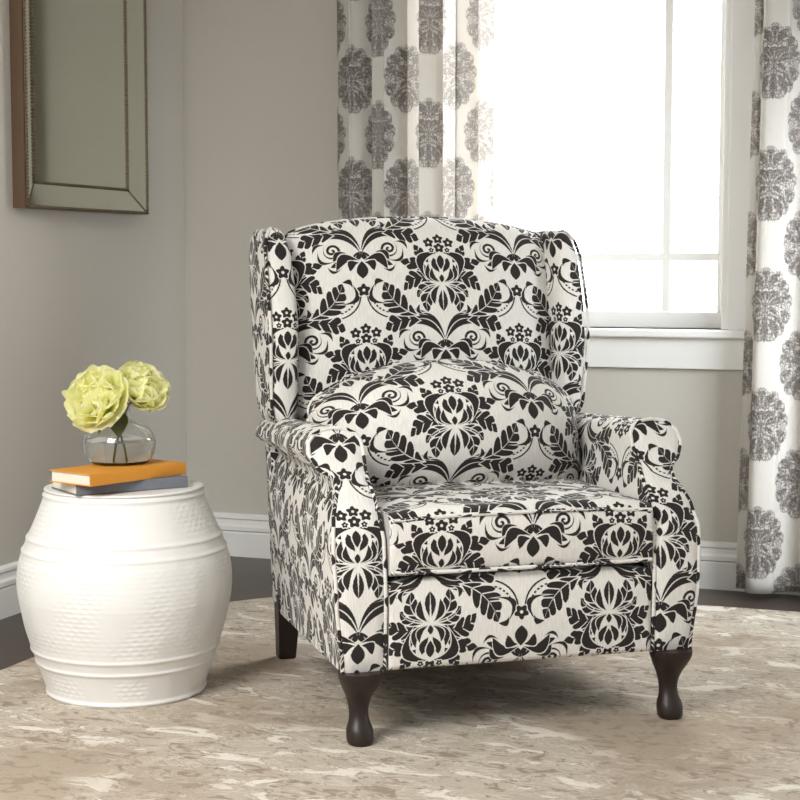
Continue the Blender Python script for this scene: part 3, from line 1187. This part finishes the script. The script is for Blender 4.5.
ARM_BACK = .76
SGN = {}
for sgn in (-1, 1):
    rows = arm_rows()
    # profile from bottom outer, over the roll, down the inner side
    out = [(sgn * xo, z, yf) for z, xo, xi, yf in rows]
    inn = [(sgn * xi, z, yf) for z, xo, xi, yf in rows][::-1]
    prof = out + inn
    body = MB()
    P, UV = [], []
    nt = 28
    arc = [0]
    for a, b in zip(prof, prof[1:]):
        arc.append(arc[-1] + math.hypot(b[0] - a[0], b[1] - a[1]))
    half = arc[len(out) - 1]
    for i in range(nt + 1):
        t = i / nt
        row, uvr = [], []
        for (x, z, yf), s_ in zip(prof, arc):
            y = lerp(yf, ARM_BACK, t)
            k = t
            # outer side tapers towards the rear and the roll gets flatter
            isout = abs(x) > .33
            xx = x
            if isout:
                bulge = abs(x) - .372
                xx = sgn * (.372 + bulge - .018 * k - .014 * k * min(1, max(0, (.53 - z) / .03)))
            zz = z
            if z < .2:
                zz = z - .028 * k * (1 - (z - .15) / .05)
            if z > .52:
                zz = z - .030 * k * min(1, (z - .52) / .06)
            # soft folds in the padding
            row.append((xx, y, zz))
            if isout or s_ < half:
                uvr.append((y * sgn * -1 + (.12 if sgn < 0 else .0), .15 + s_))
            else:
                uvr.append((y * sgn * -1 + (.12 if sgn < 0 else .0), .15 + s_))
        P.append(row)
        UV.append(uvr)
    body.grid(P, UV, flip=(sgn > 0))
    # back cap
    body.fan(P[-1], flip=(sgn < 0))
    body.fan([P[0][0], P[-1][0], P[-1][-1], P[0][-1]], flip=(sgn > 0))
    o = body.build('arm', M_FAB, chair, weld=1e-6)
    # front facing panel, slightly padded
    fp = MB()
    P, UV = [], []
    nx = 10
    # arclength in z following the curve back
    acc = .15
    pz = rows[0]
    uoff = {-1: .012, 1: .034}[sgn]
    voff = {-1: -.371, 1: -.393}[sgn]
    for r in rows:
        z, xo, xi, yf = r
        acc += math.hypot(z - pz[0], yf - pz[3])
        pz = r
        row, uvr = [], []
        for j in range(nx + 1):
            s_ = j / nx
            x = lerp(xi, xo, s_)
            puff = .012 * (1 - (2 * s_ - 1) ** 4) * min(1, (.6195 - z) / .03) * min(1, (z - .145) / .03)
            row.append((sgn * x, yf - puff, z))
            uvr.append((sgn * x + .336 * (-sgn) + uoff, acc + voff))
        P.append(row)
        UV.append(uvr)
    fp.grid(P, UV, flip=(sgn < 0))
    o = fp.build('front_panel', M_FAB, chair)
    # welt around the panel
    wt = MB()
    wpts = [(sgn * r[1], r[3] - .001, r[0]) for r in rows] + [(sgn * r[2], r[3] - .001, r[0]) for r in rows[::-1][1:]]
    wt.tube(wpts, .0042, 8)
    wt.build('piping', M_FAB, chair)

# seat cushion --------------------------------------------------
def padded(q, xh, y0, y1, z0, z1, rr, crown, uo, vo_, nx=36, arms=0.0, front_puff=.012, flipv=False, frontonly=False):
    """a box cushion with rounded edges: cross section in y/z lofted along x, continuous uv over front and top"""
    sec = []
    n = 6
    # bottom front -> up the front -> over the front edge -> top -> rear
    for i in range(n + 1):
        a = PI / 2 * i / n
        sec.append((y0 + rr * (1 - math.sin(a)), z0 + rr * (1 - math.cos(a)), 0))
    for i in range(1, 10):
        t = i / 10
        sec.append((y0, lerp(z0 + rr, z1 - rr, t), 1))
    for i in range(n + 1):
        a = PI / 2 * i / n
        sec.append((y0 + rr * (1 - math.cos(a)), z1 - rr * (1 - math.sin(a)), 0))
    for i in range(1, 15):
        sec.append((lerp(y0 + rr, y1, i / 14), z1, 2))
    sec.append((y1, z0, 3))
    arc = [0]
    for a, b in zip(sec, sec[1:]):
        arc.append(arc[-1] + math.hypot(b[0] - a[0], b[1] - a[1]))
    P, UV = [], []
    for i in range(nx + 1):
        s_ = 2 * i / nx - 1
        ss = math.sin(s_ * PI / 2) * .35 + s_ * .65
        x = xh * ss
        edge = (1 - abs(ss) ** 6)
        row, uvr = [], []
        for (y, z, k), a in zip(sec, arc):
            zz, yy = z, y
            if z > (z0 + z1) / 2:
                ty = min(1, max(0, (y - y0) / .12))
                zz += crown * (1 - ss * ss) * (.25 + .75 * ty) - .010 * (1 - edge)
            if k != 3:
                fz = max(0, 1 - ((z - (z0 + z1) / 2) / ((z1 - z0) / 2)) ** 2)
                yy -= front_puff * fz * (1 - ss ** 4) if y < y0 + rr + 1e-6 else 0
            shrink = 1 - .012 * (1 - edge)
            row.append((x * shrink, yy, zz))
            uvr.append((x + uo, (vo_ - a) if flipv else (a + vo_)))
        P.append(row)
        UV.append(uvr)
    q.grid(P, UV, flip=True)
    q.fan(P[0])
    q.fan(P[-1], flip=True)
    return P


SX = .2865
UO = -.073 * 0 + .0
q = MB()
padded(q, SX, -.012, .60, .334, .469, .024, .005, UO_SEAT, VO_SEAT)
seat = q.build('seat_cushion', M_FAB, chair, weld=1e-6)
q = MB()
q.tube([(-SX + .006, -.010, .447), (-SX * .5, -.0175, .455), (0, -.019, .456), (SX * .5, -.0175, .455), (SX - .006, -.010, .447)], .0042, 8)
q.tube([(-SX + .006, -.012, .344), (-SX * .5, -.018, .343), (0, -.019, .343), (SX * .5, -.018, .343), (SX - .006, -.012, .344)], .0042, 8)
q.build('piping', M_FAB, seat)
q = MB()
padded(q, SX, -.006, .05, .147, .331, .012, .0, UO_FOOT, VO_FOOT, front_puff=.010, flipv=True)
q.build('footrest_panel', M_FAB, chair, weld=1e-6)
q = MB()
q.box((-.288, .052, .165), (.288, .74, .33))
q.build('seat_base', simple('black_dust_cover', srgb(30, 28, 27), .9), chair, smooth=False)


# puffed pillows ---------------------------------------------------
TOPR = .07


def pillow(name, xh, z0, z1, arch, yc, thick_f, thick_b, lean, pz, uo, vo_, px=2.6, roll=1.0, sag=0.0, taper=0.0, xoff=0.0):
    """front and rear shells over an arched outline; lean rotates about (yc, pz)"""
    q = MB()
    n = 44
    cl, sl = math.cos(lean), math.sin(lean)

    def pt(s, t, side):
        ax_ = math.sin(s * PI / 2)
        at_ = math.sin(t * PI / 2)
        # round the square's corners
        cs = ax_ * math.sqrt(max(0, 1 - .16 * abs(at_) ** 8))
        ct = at_ * math.sqrt(max(0, 1 - TOPR * abs(ax_) ** 8))
        ztop = z1 - arch * abs(ax_) ** 2.2
        zb = z0 + sag * abs(ax_) ** 2
        z = lerp(zb, ztop, (ct + 1) / 2)
        x = cs * xh * (1 - taper * (1 - (ct + 1) / 2)) + xoff
        prof_ = (max(0, 1 - abs(ax_) ** px) ** .5) * (max(0, 1 - abs(at_) ** px) ** .5)
        if side < 0:
            y = -thick_f * prof_
        else:
            y = thick_b * prof_
        y2 = y
        zz = z - pz
        return Vector((x, yc + y2 * cl + zz * sl, pz + zz * cl - y2 * sl))
    for side in (-1, 1):
        P, UV = [], []
        for i in range(n + 1):
            t = 2 * i / n - 1
            row = [pt(2 * j / n - 1, t, side) for j in range(n + 1)]
            P.append(row)
        # arclength uv
        mid = n // 2
        vs = [0]
        for i in range(1, n + 1):
            vs.append(vs[-1] + (P[i][mid] - P[i - 1][mid]).length)
        for i in range(n + 1):
            us = [0]
            for j in range(1, n + 1):
                us.append(us[-1] + (P[i][j] - P[i][j - 1]).length)
            cu = us[mid]
            wid = max(us[-1], 1e-6)
            UV.append([((P[i][j].x * .6 + (us[j] - cu) * .4) + uo, lerp(vs[i], P[i][j].z - P[0][mid].z, .35) + vo_) for j in range(n + 1)])
        q.grid(P, UV, flip=(side > 0))
    o = q.build(name, M_FAB, chair, weld=1e-5)
    return o, pt


LEAN = math.radians(11)
bk, ptb = pillow('upper_back_cushion', .340, .58, 1.072, .030, .66, .085, .10, LEAN, .60, UO_UP, VO_UP, px=3.2)
lb, ptl = pillow('lower_back_cushion', .318, .390, .735, .070, .475, .245, .10, math.radians(12), .44, UO_LOW, VO_LOW, px=2.1, xoff=-.006)
for o, f in ((bk, ptb), (lb, ptl)):
    wt = MB()
    loop = [f(2 * i / 40 - 1, 1, -1) for i in range(41)]
    loop = [f(-1, -1 + 2 * i / 20, -1) for i in range(20)] + loop + [f(1, 1 - 2 * i / 20, -1) for i in range(1, 21)]
    wt.tube(loop, .0042, 8)
    wt.build('piping', M_FAB, o)

# back frame -------------------------------------------------------
q = MB()
P, UV = [], []
for i in range(25):
    t = i / 24
    z = lerp(.14, 1.0, t)
    yb = .80 + .10 * t
    xw = lerp(.350, .365, t)
    xw *= 1 if t < .9 else math.sqrt(max(.0, 1 - ((t - .9) / .1) ** 2 * .12))
    yfr = yb - lerp(.06, .10, t)
    ring = [(-xw, yfr, z), (-xw, yb - .02, z), (-xw + .02, yb, z), (xw - .02, yb, z), (xw, yb - .02, z), (xw, yfr, z)]
    P.append(ring)
    UV.append([(x_ + (y_ - .8) * 1.0, z) for x_, y_, _ in ring] + [(-xw, z)])
q.grid(P, UV, closed=True)
q.fan(P[0], flip=True)
q.fan(P[-1])
q.build('back_panel', M_FAB, chair)

# wings ------------------------------------------------------------
for sgn in (-1, 1):
    q = MB()
    P, UV = [], []
    nz2 = 40
    na2 = 32
    welt = []
    for i in range(nz2 + 1):
        t = i / nz2
        tt = .5 - .5 * math.cos(PI * t)
        z = lerp(.575, 1.036, tt)
        # end rounding
        e1 = math.sqrt(max(0, 1 - max(0, (z - .945) / .0911) ** 2.4))
        e0 = math.sqrt(max(0, 1 - max(0, (.635 - z) / .0601) ** 2.4))
        e = e0 * e1
        yfront = .575 + .055 * tt + (1 - e) * .05 + .02 * math.cos(PI * tt * 2)
        yrear = .80 + .09 * tt
        yc_ = (yfront + yrear) / 2
        dh = (yrear - yfront) / 2
        cx = .352 + .006 * tt
        th_ = .0345 * (.12 + .88 * e) + .004 * math.sin(PI * tt)
        if e < 1e-3:
            th_ = .002
        row, uvr = [], []
        per = 0
        prev = None
        for j in range(na2):
            a = 2 * PI * j / na2
            ca, sa = math.cos(a), math.sin(a)
            x = cx + th_ * math.copysign(abs(sa) ** .5, sa)
            y = yc_ - dh * math.copysign(abs(ca) ** .55, ca)
            row.append((sgn * x, y, z))
        # uv from the front edge both ways
        ul = [0]
        for j in range(1, na2 + 1):
            a_, b_2 = row[j - 1], row[j % na2]
            ul.append(ul[-1] + math.hypot(a_[0] - b_2[0], a_[1] - b_2[1]))
        uvr = []
        for j in range(na2 + 1):
            d_ = ul[j] if j <= na2 // 2 else ul[j] - ul[-1]
            uvr.append((sgn * (.372 + d_) + UO_WING[sgn], z + VO_WING[sgn]))
        # seam on the back half: duplicate handled by the closing column
        UV.append(uvr)
        P.append(row)
        welt.append((sgn * (cx + th_ * .93), yfront + .010, z))
    q.grid(P, UV, closed=True, flip=(sgn < 0))
    q.fan(P[0])
    q.fan(P[-1])
    wing = q.build('wing', M_FAB, chair, weld=0)
    wt = MB()
    wt.tube(welt[1:-1], .004, 8)
    wt.build('piping', M_FAB, wing)

# legs -------------------------------------------------------------
def leg_front(x, y):
    prof_ = refine([(.0215, 0), (.0262, .006), (.0275, .018), (.0265, .032), (.0215, .046), (.0195, .060), (.0210, .076), (.0265, .096), (.0355, .116), (.0420, .134), (.0430, .148)], 4)
    q = MB()
    P = []
    for r, z in prof_:
        sq = min(1, max(0, (z - .08) / .06))
        # slight cabriole sweep: knee and foot set forward, ankle back
        sh_ = -.010 * math.cos(z / .150 * 2 * PI) * .6
        ring = []
        for j in range(32):
            a = 2 * PI * j / 32
            ca, sa = math.cos(a), math.sin(a)
            k = 1 + sq * .10 * (1 - abs(math.cos(2 * a)))
            ring.append((x + r * k * ca, y + r * k * sa + sh_, z))
        P.append(ring)
    q.grid(P, closed=True)
    q.fan(P[0], flip=True)
    q.fan(P[-1])
    return q.build('leg', M_LEG, chair, angle=60)


def leg_rear(x, y):
    q = MB()
    P = []
    for z, h, dy in ((0, .019, .018), (.004, .021, .018), (.13, .027, 0), (.16, .027, 0)):
        P.append([(x - h, y - h + dy, z), (x + h, y - h + dy, z), (x + h, y + h + dy, z), (x - h, y + h + dy, z)])
    q.grid(P, closed=True)
    q.fan(P[0], flip=True)
    q.fan(P[-1])
    return bevel(q.build('leg', M_LEG, chair, smooth=False), .003)


leg_front(-.338, .016)
leg_front(.338, .016)
leg_rear(-.322, .742)
leg_rear(.322, .742)
